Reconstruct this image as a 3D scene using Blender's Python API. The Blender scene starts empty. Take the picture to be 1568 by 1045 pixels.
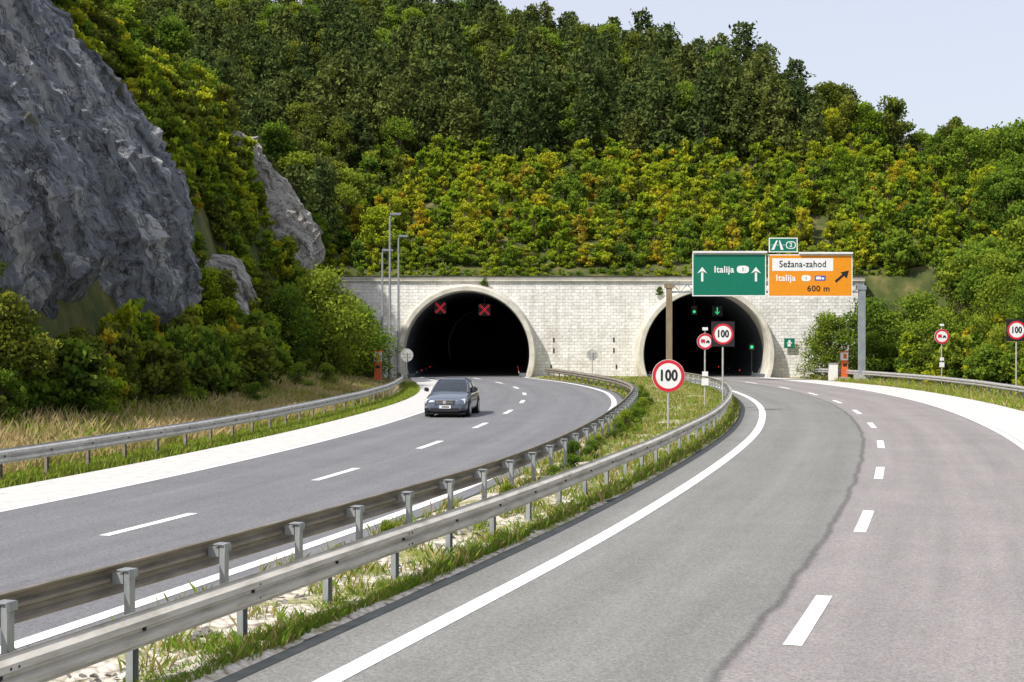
import bpy, math, random
import numpy as np
from mathutils import Vector, noise as mnoise, Matrix
R=math.radians
random.seed(7)
scene=bpy.context.scene
COL=scene.collection

# ------------------------------------------------------------------ materials
def new_mat(name):
    m=bpy.data.materials.new(name); m.use_nodes=True
    nt=m.node_tree; b=nt.nodes['Principled BSDF']
    return m,nt,b
def N(nt,t,**kw):
    n=nt.nodes.new(t)
    for k,v in kw.items():
        if k in n.inputs: n.inputs[k].default_value=v
        else: setattr(n,k,v)
    return n
def ramp(nt,stops,interp='LINEAR'):
    r=nt.nodes.new('ShaderNodeValToRGB'); r.color_ramp.interpolation=interp
    e=r.color_ramp.elements
    while len(e)>1: e.remove(e[-1])
    e[0].position=stops[0][0]; e[0].color=(*stops[0][1],1)
    for p,c in stops[1:]:
        x=e.new(p); x.color=(*c,1)
    return r
def noise_mat(name,stops,scale=5,rough=.8,metal=0,bump=0,bscale=None,detail=6,stretch=None,spec=.3):
    m,nt,b=new_mat(name)
    tc=N(nt,'ShaderNodeTexCoord'); src=tc.outputs['Object']
    if stretch:
        mp=N(nt,'ShaderNodeMapping'); mp.inputs['Scale'].default_value=stretch
        nt.links.new(src,mp.inputs[0]); src=mp.outputs[0]
    n=N(nt,'ShaderNodeTexNoise',Scale=scale,Detail=detail,Roughness=.62)
    nt.links.new(src,n.inputs['Vector'])
    r=ramp(nt,stops); nt.links.new(n.outputs['Fac'],r.inputs[0])
    nt.links.new(r.outputs[0],b.inputs['Base Color'])
    b.inputs['Roughness'].default_value=rough; b.inputs['Metallic'].default_value=metal
    b.inputs['Specular IOR Level'].default_value=spec
    if bump:
        n2=N(nt,'ShaderNodeTexNoise',Scale=bscale or scale*3,Detail=5)
        nt.links.new(src,n2.inputs['Vector'])
        bp=N(nt,'ShaderNodeBump',Strength=bump,Distance=.05)
        nt.links.new(n2.outputs['Fac'],bp.inputs['Height']); nt.links.new(bp.outputs[0],b.inputs['Normal'])
    return m
def plain(name,c,rough=.6,metal=0,spec=.4,emit=None,es=0,coat=0):
    m,nt,b=new_mat(name)
    tc=N(nt,'ShaderNodeTexCoord'); n=N(nt,'ShaderNodeTexNoise',Scale=7,Detail=4)
    nt.links.new(tc.outputs['Object'],n.inputs['Vector'])
    r=ramp(nt,[(.3,tuple(x*.86 for x in c)),(.7,c)]); nt.links.new(n.outputs['Fac'],r.inputs[0])
    nt.links.new(r.outputs[0],b.inputs['Base Color'])
    b.inputs['Roughness'].default_value=rough; b.inputs['Metallic'].default_value=metal
    b.inputs['Specular IOR Level'].default_value=spec; b.inputs['Coat Weight'].default_value=coat
    if emit:
        b.inputs['Emission Color'].default_value=(*emit,1); b.inputs['Emission Strength'].default_value=es
    return m
def leaf_mat(name,stops,dark=.55,trans=.35):
    m=bpy.data.materials.new(name); m.use_nodes=True; nt=m.node_tree; nt.nodes.clear()
    out=N(nt,'ShaderNodeOutputMaterial'); oi=N(nt,'ShaderNodeObjectInfo')
    tc=N(nt,'ShaderNodeTexCoord'); n=N(nt,'ShaderNodeTexNoise',Scale=1.1,Detail=1)
    nt.links.new(tc.outputs['Object'],n.inputs['Vector'])
    ad=N(nt,'ShaderNodeMath',operation='MULTIPLY_ADD'); ad.inputs[1].default_value=.5
    nt.links.new(n.outputs['Fac'],ad.inputs[0])
    sb=N(nt,'ShaderNodeMath',operation='SUBTRACT'); nt.links.new(oi.outputs['Random'],sb.inputs[0]); sb.inputs[1].default_value=.25
    nt.links.new(sb.outputs[0],ad.inputs[2])
    r=ramp(nt,stops); nt.links.new(ad.outputs[0],r.inputs[0])
    d=N(nt,'ShaderNodeBsdfDiffuse'); t=N(nt,'ShaderNodeBsdfTranslucent'); ms=N(nt,'ShaderNodeMixShader'); ms.inputs[0].default_value=trans
    nt.links.new(r.outputs[0],d.inputs[0]); nt.links.new(r.outputs[0],t.inputs[0])
    nt.links.new(d.outputs[0],ms.inputs[1]); nt.links.new(t.outputs[0],ms.inputs[2]); nt.links.new(ms.outputs[0],out.inputs[0])
    return m

def asphalt_mat(name,base,base2=None,seam=None,stain=.88):
    m,nt,b=new_mat(name)
    uv=N(nt,'ShaderNodeUVMap'); sep=N(nt,'ShaderNodeSeparateXYZ'); nt.links.new(uv.outputs[0],sep.inputs[0])
    tc=N(nt,'ShaderNodeTexCoord')
    mp=N(nt,'ShaderNodeMapping'); mp.inputs['Scale'].default_value=(1,.04,1); nt.links.new(uv.outputs[0],mp.inputs[0])
    nl=N(nt,'ShaderNodeTexNoise',Scale=2.0,Detail=6,Roughness=.6); nt.links.new(mp.outputs[0],nl.inputs['Vector'])
    ng=N(nt,'ShaderNodeTexNoise',Scale=30,Detail=3,Roughness=.85); nt.links.new(tc.outputs['Object'],ng.inputs['Vector'])
    nb=N(nt,'ShaderNodeTexNoise',Scale=.45,Detail=5,Roughness=.65); nt.links.new(tc.outputs['Object'],nb.inputs['Vector'])
    col=None
    if base2:
        mpw=N(nt,'ShaderNodeMapping'); mpw.inputs['Scale'].default_value=(.1,1,1); nt.links.new(uv.outputs[0],mpw.inputs[0])
        wob=N(nt,'ShaderNodeTexNoise',Scale=.55,Detail=6,Roughness=.65); nt.links.new(mpw.outputs[0],wob.inputs['Vector'])
        a=N(nt,'ShaderNodeMath',operation='MULTIPLY_ADD'); a.inputs[1].default_value=.30; nt.links.new(wob.outputs['Fac'],a.inputs[0]); nt.links.new(sep.outputs[0],a.inputs[2])
        s=N(nt,'ShaderNodeMath',operation='SUBTRACT'); nt.links.new(a.outputs[0],s.inputs[0]); s.inputs[1].default_value=seam+.15
        g=N(nt,'ShaderNodeMapRange'); g.inputs['From Min'].default_value=-.03; g.inputs['From Max'].default_value=.05; nt.links.new(s.outputs[0],g.inputs['Value'])
        mx=N(nt,'ShaderNodeMixRGB'); nt.links.new(g.outputs[0],mx.inputs[0]); mx.inputs[1].default_value=(*base,1); mx.inputs[2].default_value=(*base2,1)
        ab=N(nt,'ShaderNodeMath',operation='ABSOLUTE'); nt.links.new(s.outputs[0],ab.inputs[0])
        g2=N(nt,'ShaderNodeMapRange'); g2.inputs['From Min'].default_value=.02; g2.inputs['From Max'].default_value=.09
        g2.inputs['To Min'].default_value=.60; g2.inputs['To Max'].default_value=1; nt.links.new(ab.outputs[0],g2.inputs['Value'])
        m2=N(nt,'ShaderNodeMixRGB',blend_type='MULTIPLY'); m2.inputs[0].default_value=1; nt.links.new(mx.outputs[0],m2.inputs[1]); nt.links.new(g2.outputs[0],m2.inputs[2])
        col=m2.outputs[0]
    else:
        rg=N(nt,'ShaderNodeRGB'); rg.outputs[0].default_value=(*base,1); col=rg.outputs[0]
    for src,lo,hi,a0,a1 in ((nl,stain,1.08,.3,.7),(ng,.55,1.45,.3,.7),(nb,.92,1.07,.3,.7)):
        r=ramp(nt,[(a0,(lo,)*3),(a1,(hi,)*3)]); nt.links.new(src.outputs['Fac'],r.inputs[0])
        m3=N(nt,'ShaderNodeMixRGB',blend_type='MULTIPLY'); m3.inputs[0].default_value=1
        nt.links.new(col,m3.inputs[1]); nt.links.new(r.outputs[0],m3.inputs[2]); col=m3.outputs[0]
    w=N(nt,'ShaderNodeMath',operation='MULTIPLY'); nt.links.new(sep.outputs[0],w.inputs[0]); w.inputs[1].default_value=2*math.pi/1.95
    cs=N(nt,'ShaderNodeMath',operation='COSINE'); nt.links.new(w.outputs[0],cs.inputs[0])
    g3=N(nt,'ShaderNodeMapRange'); g3.inputs['From Min'].default_value=-1; g3.inputs['From Max'].default_value=1; g3.inputs['To Min'].default_value=.95; g3.inputs['To Max'].default_value=1.03
    nt.links.new(cs.outputs[0],g3.inputs['Value'])
    m4=N(nt,'ShaderNodeMixRGB',blend_type='MULTIPLY'); m4.inputs[0].default_value=1; nt.links.new(col,m4.inputs[1]); nt.links.new(g3.outputs[0],m4.inputs[2])
    nt.links.new(m4.outputs[0],b.inputs['Base Color']); b.inputs['Roughness'].default_value=.85; b.inputs['Specular IOR Level'].default_value=.25
    bp=N(nt,'ShaderNodeBump',Strength=.4,Distance=.01); nt.links.new(ng.outputs['Fac'],bp.inputs['Height']); nt.links.new(bp.outputs[0],b.inputs['Normal'])
    return m

M={}
M['asR']=asphalt_mat('asphalt_patched',(.222,.220,.207),(.275,.254,.248),-.5)
M['asL']=asphalt_mat('asphalt_dark',(.190,.190,.200))
M['gutter_shade']=noise_mat('bitumen_gutter_shadow',[(.3,(.030,.035,.038)),(.7,(.06,.065,.068))],3,.7)  # dark edge channel with the guardrail's cast shadow put into its colour
M['conc']=noise_mat('concrete_shoulder',[(.3,(.50,.49,.465)),(.7,(.66,.645,.62))],3,.9,bump=.2,bscale=30)
M['conc2']=noise_mat('concrete_portal',[(.3,(.44,.41,.34)),(.7,(.68,.66,.58))],1.2,.9,bump=.2,bscale=14)
M['paint']=noise_mat('road_paint',[(.32,(.58,.58,.57)),(.5,(.84,.84,.83))],9,.6)
M['galv']=noise_mat('galvanised_steel',[(.3,(.34,.34,.33)),(.7,(.56,.55,.53))],4,.5,metal=.25,bump=.08,bscale=20)
M['galvb']=noise_mat('weathered_rail',[(.3,(.36,.34,.28)),(.5,(.56,.53,.46)),(.7,(.66,.63,.57))],3,.5,metal=.2,bump=.08,stretch=(1,.4,3))
M['galvd']=noise_mat('dirty_rail',[(.3,(.18,.16,.13)),(.7,(.36,.32,.27))],3,.6,metal=.2,stretch=(1,.4,3))
M['galvp']=noise_mat('galvanised_post',[(.3,(.24,.26,.27)),(.7,(.38,.40,.41))],3,.5,metal=.3,stretch=(3,3,1))
M['dark']=plain('dark_plastic',(.02,.02,.022),.5)
M['black']=plain('sign_black',(.015,.015,.018),.5)
M['white']=plain('sign_white',(.82,.82,.82),.45)
M['red']=plain('sign_red',(.62,.02,.04),.45)
M['green']=plain('sign_green',(.0,.17,.10),.45)
M['orange']=plain('sign_orange',(.78,.28,.008),.45)
M['blue']=plain('sign_blue',(.02,.08,.4),.45)
M['brownpost']=noise_mat('weathering_steel',[(.3,(.16,.12,.07)),(.7,(.30,.24,.16))],2,.8,stretch=(3,3,.5))
M['greypost']=noise_mat('painted_steel_grey',[(.3,(.18,.21,.23)),(.7,(.27,.30,.32))],2,.6)
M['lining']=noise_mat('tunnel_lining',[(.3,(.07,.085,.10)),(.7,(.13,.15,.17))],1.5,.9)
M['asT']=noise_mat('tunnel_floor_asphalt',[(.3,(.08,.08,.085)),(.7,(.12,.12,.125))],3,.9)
M['bark']=noise_mat('bark',[(.3,(.06,.045,.03)),(.7,(.16,.12,.09))],6,.95,stretch=(3,3,.6))
M['redlamp']=plain('signal_red_lit',(.3,0,0),.4,emit=(1,.03,.06),es=.95)
M['greenlamp']=plain('signal_green_lit',(0,.3,.1),.4,emit=(.05,1,.35),es=.8)
M['sosred']=plain('sos_orange_red',(.75,.14,.04),.5)

def gravel():
    m,nt,b=new_mat('median_gravel')
    tc=N(nt,'ShaderNodeTexCoord')
    v=N(nt,'ShaderNodeTexVoronoi',Scale=9.0); nt.links.new(tc.outputs['Object'],v.inputs['Vector'])
    r=ramp(nt,[(.0,(.78,.74,.67)),(.6,(.56,.50,.42)),(.9,(.20,.16,.12))]); nt.links.new(v.outputs['Distance'],r.inputs[0])
    n=N(nt,'ShaderNodeTexNoise',Scale=.9,Detail=7,Roughness=.7); nt.links.new(tc.outputs['Object'],n.inputs['Vector'])
    sp=N(nt,'ShaderNodeSeparateXYZ'); nt.links.new(tc.outputs['Object'],sp.inputs[0])
    g=N(nt,'ShaderNodeMapRange'); g.inputs['From Min'].default_value=25; g.inputs['From Max'].default_value=55; g.inputs['To Min'].default_value=-.02; g.inputs['To Max'].default_value=.09; nt.links.new(sp.outputs[1],g.inputs['Value'])
    ad=N(nt,'ShaderNodeMath',operation='ADD'); nt.links.new(n.outputs['Fac'],ad.inputs[0]); nt.links.new(g.outputs[0],ad.inputs[1])
    r2=ramp(nt,[(.45,(0,0,0)),(.58,(1,1,1))]); nt.links.new(ad.outputs[0],r2.inputs[0])
    n3=N(nt,'ShaderNodeTexNoise',Scale=14,Detail=4); nt.links.new(tc.outputs['Object'],n3.inputs['Vector'])
    r3=ramp(nt,[(.3,(.14,.17,.03)),(.55,(.27,.27,.08)),(.8,(.40,.34,.18))]); nt.links.new(n3.outputs['Fac'],r3.inputs[0])
    mx=N(nt,'ShaderNodeMixRGB'); nt.links.new(r2.outputs[0],mx.inputs[0]); nt.links.new(r.outputs[0],mx.inputs[1]); nt.links.new(r3.outputs[0],mx.inputs[2])
    nt.links.new(mx.outputs[0],b.inputs['Base Color']); b.inputs['Roughness'].default_value=.95
    bp=N(nt,'ShaderNodeBump',Strength=.8,Distance=.05,invert=True); nt.links.new(v.outputs['Distance'],bp.inputs['Height']); nt.links.new(bp.outputs[0],b.inputs['Normal'])
    return m
M['gravel']=gravel()
M['ground']=noise_mat('dry_grass_ground',[(.3,(.12,.14,.04)),(.5,(.27,.24,.10)),(.7,(.42,.34,.18))],.8,.95,bump=.5,bscale=6)
M['soil']=noise_mat('hillside_soil',[(.35,(.035,.05,.014)),(.5,(.07,.085,.022)),(.62,(.13,.12,.04)),(.74,(.32,.20,.12))],.6,.95,bump=1,bscale=3,detail=10)

def rock(name,c0,c1,c2,sc=.5,c3=(.13,.12,.06),lo=.56):
    m,nt,b=new_mat(name)
    tc=N(nt,'ShaderNodeTexCoord')
    m1=N(nt,'ShaderNodeMapping'); m1.inputs['Rotation'].default_value=(R(-32),0,0); nt.links.new(tc.outputs['Object'],m1.inputs[0])
    mp=N(nt,'ShaderNodeMapping'); mp.inputs['Scale'].default_value=(.6,1.5,.16); nt.links.new(m1.outputs[0],mp.inputs[0])
    mq=N(nt,'ShaderNodeMapping'); mq.inputs['Scale'].default_value=(1,1.3,.6); nt.links.new(m1.outputs[0],mq.inputs[0])
    n=N(nt,'ShaderNodeTexNoise',Scale=sc,Detail=14,Roughness=.7,Distortion=.5); nt.links.new(mp.outputs[0],n.inputs['Vector'])
    r=ramp(nt,[(.40,c0),(.455,c1),(.53,tuple(x*1.3 for x in c1)),(.58,c2)]); nt.links.new(n.outputs['Fac'],r.inputs[0])
    # dark joints: thin iso-lines of two stretched noises
    col=r.outputs[0]
    for src,scl,wd_ in ((mp,1.1,.014),(mq,.42,.010)):
        nj=N(nt,'ShaderNodeTexNoise',Scale=scl,Detail=7,Roughness=.6); nt.links.new(src.outputs[0],nj.inputs['Vector'])
        s=N(nt,'ShaderNodeMath',operation='SUBTRACT'); nt.links.new(nj.outputs['Fac'],s.inputs[0]); s.inputs[1].default_value=.5
        ab=N(nt,'ShaderNodeMath',operation='ABSOLUTE'); nt.links.new(s.outputs[0],ab.inputs[0])
        g=N(nt,'ShaderNodeMapRange'); g.inputs['From Min'].default_value=.002; g.inputs['From Max'].default_value=wd_; g.inputs['To Min'].default_value=.3; g.inputs['To Max'].default_value=1; nt.links.new(ab.outputs[0],g.inputs['Value'])
        mm=N(nt,'ShaderNodeMixRGB',blend_type='MULTIPLY'); mm.inputs[0].default_value=1; nt.links.new(col,mm.inputs[1]); nt.links.new(g.outputs[0],mm.inputs[2]); col=mm.outputs[0]
    n6=N(nt,'ShaderNodeTexNoise',Scale=.5,Detail=10,Roughness=.75); nt.links.new(mq.outputs[0],n6.inputs['Vector'])
    r6=ramp(nt,[(lo,(0,0,0)),(lo+.04,(.8,.8,.8))]); nt.links.new(n6.outputs['Fac'],r6.inputs[0])
    mx=N(nt,'ShaderNodeMixRGB'); nt.links.new(r6.outputs[0],mx.inputs[0])
    nt.links.new(col,mx.inputs[1]); mx.inputs[2].default_value=(*c3,1); nt.links.new(mx.outputs[0],b.inputs['Base Color'])
    b.inputs['Roughness'].default_value=.9
    n5=N(nt,'ShaderNodeTexNoise',Scale=1.6,Detail=11,Roughness=.78); nt.links.new(mp.outputs[0],n5.inputs['Vector'])
    n8=N(nt,'ShaderNodeTexNoise',Scale=1.1,Detail=10,Roughness=.75); nt.links.new(mq.outputs[0],n8.inputs['Vector'])
    ad=N(nt,'ShaderNodeMath',operation='ADD'); nt.links.new(n5.outputs['Fac'],ad.inputs[0]); nt.links.new(n8.outputs['Fac'],ad.inputs[1])
    bp=N(nt,'ShaderNodeBump',Strength=1,Distance=.8); nt.links.new(ad.outputs[0],bp.inputs['Height']); nt.links.new(bp.outputs[0],b.inputs['Normal'])
    return m
M['rockg']=rock('limestone_grey',(.11,.12,.135),(.30,.32,.36),(.76,.77,.78),.8,(.13,.14,.06),.59)
M['rockw']=rock('limestone_pale',(.20,.17,.14),(.50,.47,.43),(.84,.81,.77),1.0,(.24,.17,.10),.60)

def wallmat():
    m,nt,b=new_mat('stone_block_wall')
    tc=N(nt,'ShaderNodeTexCoord'); sp=N(nt,'ShaderNodeSeparateXYZ'); nt.links.new(tc.outputs['Object'],sp.inputs[0])
    cb=N(nt,'ShaderNodeCombineXYZ'); nt.links.new(sp.outputs[0],cb.inputs[0]); nt.links.new(sp.outputs[2],cb.inputs[1])
    nd=N(nt,'ShaderNodeTexNoise',Scale=3,Detail=2); nt.links.new(cb.outputs[0],nd.inputs['Vector'])
    vm=N(nt,'ShaderNodeVectorMath',operation='MULTIPLY_ADD'); nt.links.new(nd.outputs['Color'],vm.inputs[0]); vm.inputs[1].default_value=(.10,.07,0); nt.links.new(cb.outputs[0],vm.inputs[2])
    br=N(nt,'ShaderNodeTexBrick',Scale=1.0); br.inputs['Color1'].default_value=(.72,.71,.68,1); br.inputs['Color2'].default_value=(.88,.87,.85,1)
    br.inputs['Mortar'].default_value=(.56,.54,.51,1); br.inputs['Mortar Size'].default_value=.014; br.inputs['Brick Width'].default_value=.46; br.inputs['Row Height'].default_value=.25
    br.inputs['Mortar Smooth'].default_value=.5
    nt.links.new(vm.outputs[0],br.inputs['Vector'])
    n=N(nt,'ShaderNodeTexNoise',Scale=.6,Detail=9,Roughness=.75); nt.links.new(tc.outputs['Object'],n.inputs['Vector'])
    r=ramp(nt,[(.3,(.76,.74,.70)),(.55,(1,1,1))]); nt.links.new(n.outputs['Fac'],r.inputs[0])
    mps=N(nt,'ShaderNodeMapping'); mps.inputs['Scale'].default_value=(2.2,1,.16); nt.links.new(tc.outputs['Object'],mps.inputs[0])
    n7=N(nt,'ShaderNodeTexNoise',Scale=1,Detail=5,Roughness=.6); nt.links.new(mps.outputs[0],n7.inputs['Vector'])
    r7=ramp(nt,[(.36,(.84,.82,.78)),(.52,(1,1,1))]); nt.links.new(n7.outputs['Fac'],r7.inputs[0])
    mx=N(nt,'ShaderNodeMixRGB',blend_type='MULTIPLY'); mx.inputs[0].default_value=1; nt.links.new(br.outputs[0],mx.inputs[1]); nt.links.new(r.outputs[0],mx.inputs[2])
    mx2=N(nt,'ShaderNodeMixRGB',blend_type='MULTIPLY'); mx2.inputs[0].default_value=1; nt.links.new(mx.outputs[0],mx2.inputs[1]); nt.links.new(r7.outputs[0],mx2.inputs[2])
    nt.links.new(mx2.outputs[0],b.inputs['Base Color']); b.inputs['Roughness'].default_value=.9
    n2=N(nt,'ShaderNodeTexNoise',Scale=5,Detail=6); nt.links.new(tc.outputs['Object'],n2.inputs['Vector'])
    ad=N(nt,'ShaderNodeMath',operation='MULTIPLY_ADD'); nt.links.new(br.outputs['Fac'],ad.inputs[0]); ad.inputs[1].default_value=-.6; nt.links.new(n2.outputs['Fac'],ad.inputs[2])
    bp=N(nt,'ShaderNodeBump',Strength=.7,Distance=.07); nt.links.new(ad.outputs[0],bp.inputs['Height']); nt.links.new(bp.outputs[0],b.inputs['Normal'])
    return m
M['wall']=wallmat()
# ------------------------------------------------------------------ mesh helpers
def link(o,parent=None):
    COL.objects.link(o)
    if parent: o.parent=parent
    return o
def empty(name,loc=(0,0,0),rz=0,parent=None):
    o=bpy.data.objects.new(name,None); o.location=loc; o.rotation_euler=(0,0,rz); o.empty_display_size=.3
    return link(o,parent)
def mesh_data(name,V,F,mats,mi=None,smooth=False,uvs=None):
    me=bpy.data.meshes.new(name); me.from_pydata([tuple(v) for v in V],[],F)
    for m in mats: me.materials.append(m)
    if mi is not None: me.polygons.foreach_set('material_index',list(mi))
    if smooth: me.polygons.foreach_set('use_smooth',[True]*len(F))
    if uvs is not None:
        ul=me.uv_layers.new(name='UVMap')
        lv=np.zeros(len(me.loops),dtype=np.int32); me.loops.foreach_get('vertex_index',lv)
        ul.data.foreach_set('uv',np.array(uvs,dtype=np.float32)[lv].ravel())
    me.update(); return me
def mesh_obj(name,V,F,mats,mi=None,smooth=False,uvs=None,parent=None,loc=(0,0,0)):
    o=bpy.data.objects.new(name,mesh_data(name,V,F,mats,mi,smooth,uvs)); o.location=loc
    return link(o,parent)
class B:
    def __init__(s,*mats): s.V=[];s.F=[];s.mi=[];s.m=0;s.mats=[M[k] if isinstance(k,str) else k for k in mats]
    def poly(s,pts,quads):
        k=len(s.V); s.V+=[tuple(p) for p in pts]
        for q in quads: s.F.append(tuple(k+i for i in q)); s.mi.append(s.m)
    def box(s,c,d,rz=0,m=None):
        if m is not None: s.m=m
        cx,cy,cz=c; hx,hy,hz=d[0]/2,d[1]/2,d[2]/2; ca,sa=math.cos(rz),math.sin(rz)
        p=[]
        for z in(-hz,hz):
            for x,y in((-hx,-hy),(hx,-hy),(hx,hy),(-hx,hy)): p.append((cx+x*ca-y*sa,cy+x*sa+y*ca,cz+z))
        s.poly(p,[(0,3,2,1),(4,5,6,7),(0,1,5,4),(1,2,6,5),(2,3,7,6),(3,0,4,7)])
    def tube(s,pts,rs,n=8,m=None,cap=True):
        if m is not None: s.m=m
        pts=[Vector(p) for p in pts]; k=len(s.V); L=len(pts)
        for i,p in enumerate(pts):
            t=(pts[min(i+1,L-1)]-pts[max(i-1,0)]).normalized()
            a=t.orthogonal().normalized() if abs(t.z)<.99 else Vector((1,0,0)); 
            a=(a-t*a.dot(t)).normalized(); b=t.cross(a)
            for j in range(n):
                an=2*math.pi*j/n; s.V.append(tuple(p+(a*math.cos(an)+b*math.sin(an))*rs[i]))
        for i in range(L-1):
            for j in range(n):
                s.F.append((k+i*n+j,k+i*n+(j+1)%n,k+(i+1)*n+(j+1)%n,k+(i+1)*n+j)); s.mi.append(s.m)
        if cap:
            s.F.append(tuple(k+j for j in range(n))[::-1]); s.mi.append(s.m)
            s.F.append(tuple(k+(L-1)*n+j for j in range(n))); s.mi.append(s.m)
    def disc(s,c,r,y,n=32,m=None,th=.0):
        if m is not None: s.m=m
        pts=[(c[0]+r*math.cos(2*math.pi*i/n),y,c[1]+r*math.sin(2*math.pi*i/n)) for i in range(n)]
        s.poly(pts,[tuple(range(n))])
        if th:
            pts2=[(p[0],y+th,p[2]) for p in pts]; s.poly(pts2,[tuple(range(n))[::-1]])
            s.poly(pts+pts2,[(i,i+n,(i+1)%n+n,(i+1)%n) for i in range(n)])
    def ring(s,c,r0,r1,y,n=32,m=None):
        if m is not None: s.m=m
        pts=[(c[0]+r*math.cos(2*math.pi*i/n),y,c[1]+r*math.sin(2*math.pi*i/n)) for r in(r0,r1) for i in range(n)]
        s.poly(pts,[(i,(i+1)%n,n+(i+1)%n,n+i) for i in range(n)])
    def quad(s,x0,x1,z0,z1,y,m=None):
        if m is not None: s.m=m
        s.poly([(x0,y,z0),(x1,y,z0),(x1,y,z1),(x0,y,z1)],[(0,1,2,3)])
    def flat(s,pts,y,m=None):
        if m is not None: s.m=m
        s.poly([(p[0],y,p[1]) for p in pts],[tuple(range(len(pts)))])
    def build(s,name,parent=None,loc=(0,0,0),smooth=False,rz=0):
        o=mesh_obj(name,s.V,s.F,s.mats,s.mi,smooth,None,parent,loc); o.rotation_euler=(0,0,rz); return o
def text(body,size,loc,mat,parent,name='lettering',sx=1,bold=.022):
    c=bpy.data.curves.new(name,'FONT'); c.body=body; c.size=size; c.align_x='CENTER'; c.align_y='CENTER'; c.extrude=.002; c.offset=size*bold; c.space_character=1.06
    c.materials.append(M[mat]); o=bpy.data.objects.new(name,c); o.location=loc; o.rotation_euler=(R(90),0,0); o.scale=(sx,1,1)
    return link(o,parent)

# ------------------------------------------------------------------ alignments (plan, metres; x as function of y)
class Path:
    def __init__(s,pts,sm=4):
        pts=sorted(pts); ys=np.array([p[0] for p in pts],float); xs=np.array([p[1] for p in pts],float)
        s.y=np.arange(ys[0],ys[-1]+.01,.25)
        d=np.gradient(xs,ys); out=[]
        for q in s.y:
            i=min(max(np.searchsorted(ys,q)-1,0),len(ys)-2); h=ys[i+1]-ys[i]; t=(q-ys[i])/h
            out.append((2*t**3-3*t*t+1)*xs[i]+(t**3-2*t*t+t)*h*d[i]+(-2*t**3+3*t*t)*xs[i+1]+(t**3-t*t)*h*d[i+1])
        x=np.array(out); k=int(sm/.25)
        if k:
            lo=x[0]-(np.arange(k,0,-1))*(x[1]-x[0]); hi=x[-1]+np.arange(1,k+1)*(x[-1]-x[-2])
            xp=np.concatenate([lo,x,hi]); x=np.convolve(xp,np.ones(2*k+1)/(2*k+1),'valid')
        s.x=x; s.g=np.gradient(x,s.y); s.len=np.concatenate([[0],np.cumsum(np.hypot(np.diff(x),np.diff(s.y)))])
    def X(s,y): return float(np.interp(y,s.y,s.x))
    def G(s,y): return float(np.interp(y,s.y,s.g))
    def off(s,y,o):
        g=s.G(y); n=math.hypot(1,g); return (s.X(y)+o/n, y-o*g/n)
    def yat(s,l): return float(np.interp(l,s.len,s.y))
    def lat(s,y): return float(np.interp(y,s.y,s.len))
CR=Path([(3,-1.2),(9,.95),(15.04,2.96),(17.97,4.0),(23.5,5.75),(26.6,6.7),(32.2,8.3),(35.8,9.3),(40.8,10.6),(44.4,11.5),(49.6,12.65),(53.2,13.35),(58.4,14.3),(66.5,15.5),(75,16.3),(84,16.7),(95,16.2),(108.6,14.7)])
CL=Path([(3,-12.9),(9,-10.9),(14,-9.3),(23.1,-6.63),(26,-5.8),(31.5,-4.47),(39.9,-2.79),(48.6,-1.43),(56.6,-.49),(66,.35),(75,.7),(84,.5),(93,-.4),(108.6,-3.4)])
R2=Path([(5,-7.9),(10,-6.1),(14.7,-4.44),(18.3,-3.2),(21.9,-2.05),(25.2,-1.0),(29,.05),(38.8,2.07),(46.3,3.3),(59.7,5.1),(69.4,6.1),(79.3,6.2),(92.6,4.9),(107,2.6)],3)
def f(v):
    if callable(v): return v
    if isinstance(v,(int,float)): return lambda y:v
    ys=[a for a,b in v]; vs=[b for a,b in v]
    return lambda y: float(np.interp(y,ys,vs))
def ribbon(name,P,o0,o1,z,y0,y1,mat,step=1,parent=None,nx=1):
    o0=f(o0);o1=f(o1); V=[];F=[];UV=[]
    ys=list(np.arange(y0,y1,step))+[y1]
    for i,y in enumerate(ys):
        for j in range(nx+1):
            o=o0(y)+(o1(y)-o0(y))*j/nx; p=P.off(y,o); V.append((p[0],p[1],z)); UV.append((o,P.lat(y)))
        if i:
            for j in range(nx):
                a=(i-1)*(nx+1)+j; b=i*(nx+1)+j; F.append((a,a+1,b+1,b))
    return mesh_obj(name,V,F,[M[mat]],uvs=UV,parent=parent)
def dashes(name,P,start,z,parent,w=.2,end=107):
    V=[];F=[]; l=P.lat(start)
    while True:
        if P.yat(l)>end: break
        k=len(V)
        for q in np.linspace(0,3,4):
            y=P.yat(l+q); V+= [(*P.off(y,-w/2),z),(*P.off(y,w/2),z)]
        F+=[(k+2*i,k+2*i+1,k+2*i+3,k+2*i+2) for i in range(3)]
        l+=9
    return mesh_obj(name,V,F,[M['paint']],parent=parent)
Y0=4;Y1=108.4
EL=[(4,-5.0),(60,-4.9),(95,-4.7),(108.4,-4.45)]
roadR=ribbon('road',CR,EL,[(4,4.15),(108.4,4.15)],.02,Y0,Y1,'asR')
ribbon('edge_line_inner',CR,-4.07,-3.81,.026,Y0,Y1,'paint',parent=roadR)
ribbon('edge_line_outer',CR,3.9,4.12,.026,Y0,Y1,'paint',parent=roadR)
ribbon('gutter_shadow_strip',CR,[(4,-5.05),(60,-4.95),(90,-4.75)],[(4,-4.78),(60,-4.66),(90,-4.5)],.026,Y0,90,'gutter_shade',parent=roadR)  # strip coloured near black for channel and rail shadow along the asphalt edge
dashes('lane_dashes',CR,15.04-8.6,.026,roadR)
ribbon('concrete_shoulder',CR,4.155,[(4,7),(90,7),(102,6),(108.4,4.45)],.022,Y0,Y1,'conc',parent=roadR)
RL=[(4,4.25),(40,4.25),(65,4.9),(80,5.2),(95,5),(108.4,4.45)]
roadL=ribbon('road',CL,-3.75,RL,.02,Y0,Y1,'asL')
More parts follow.
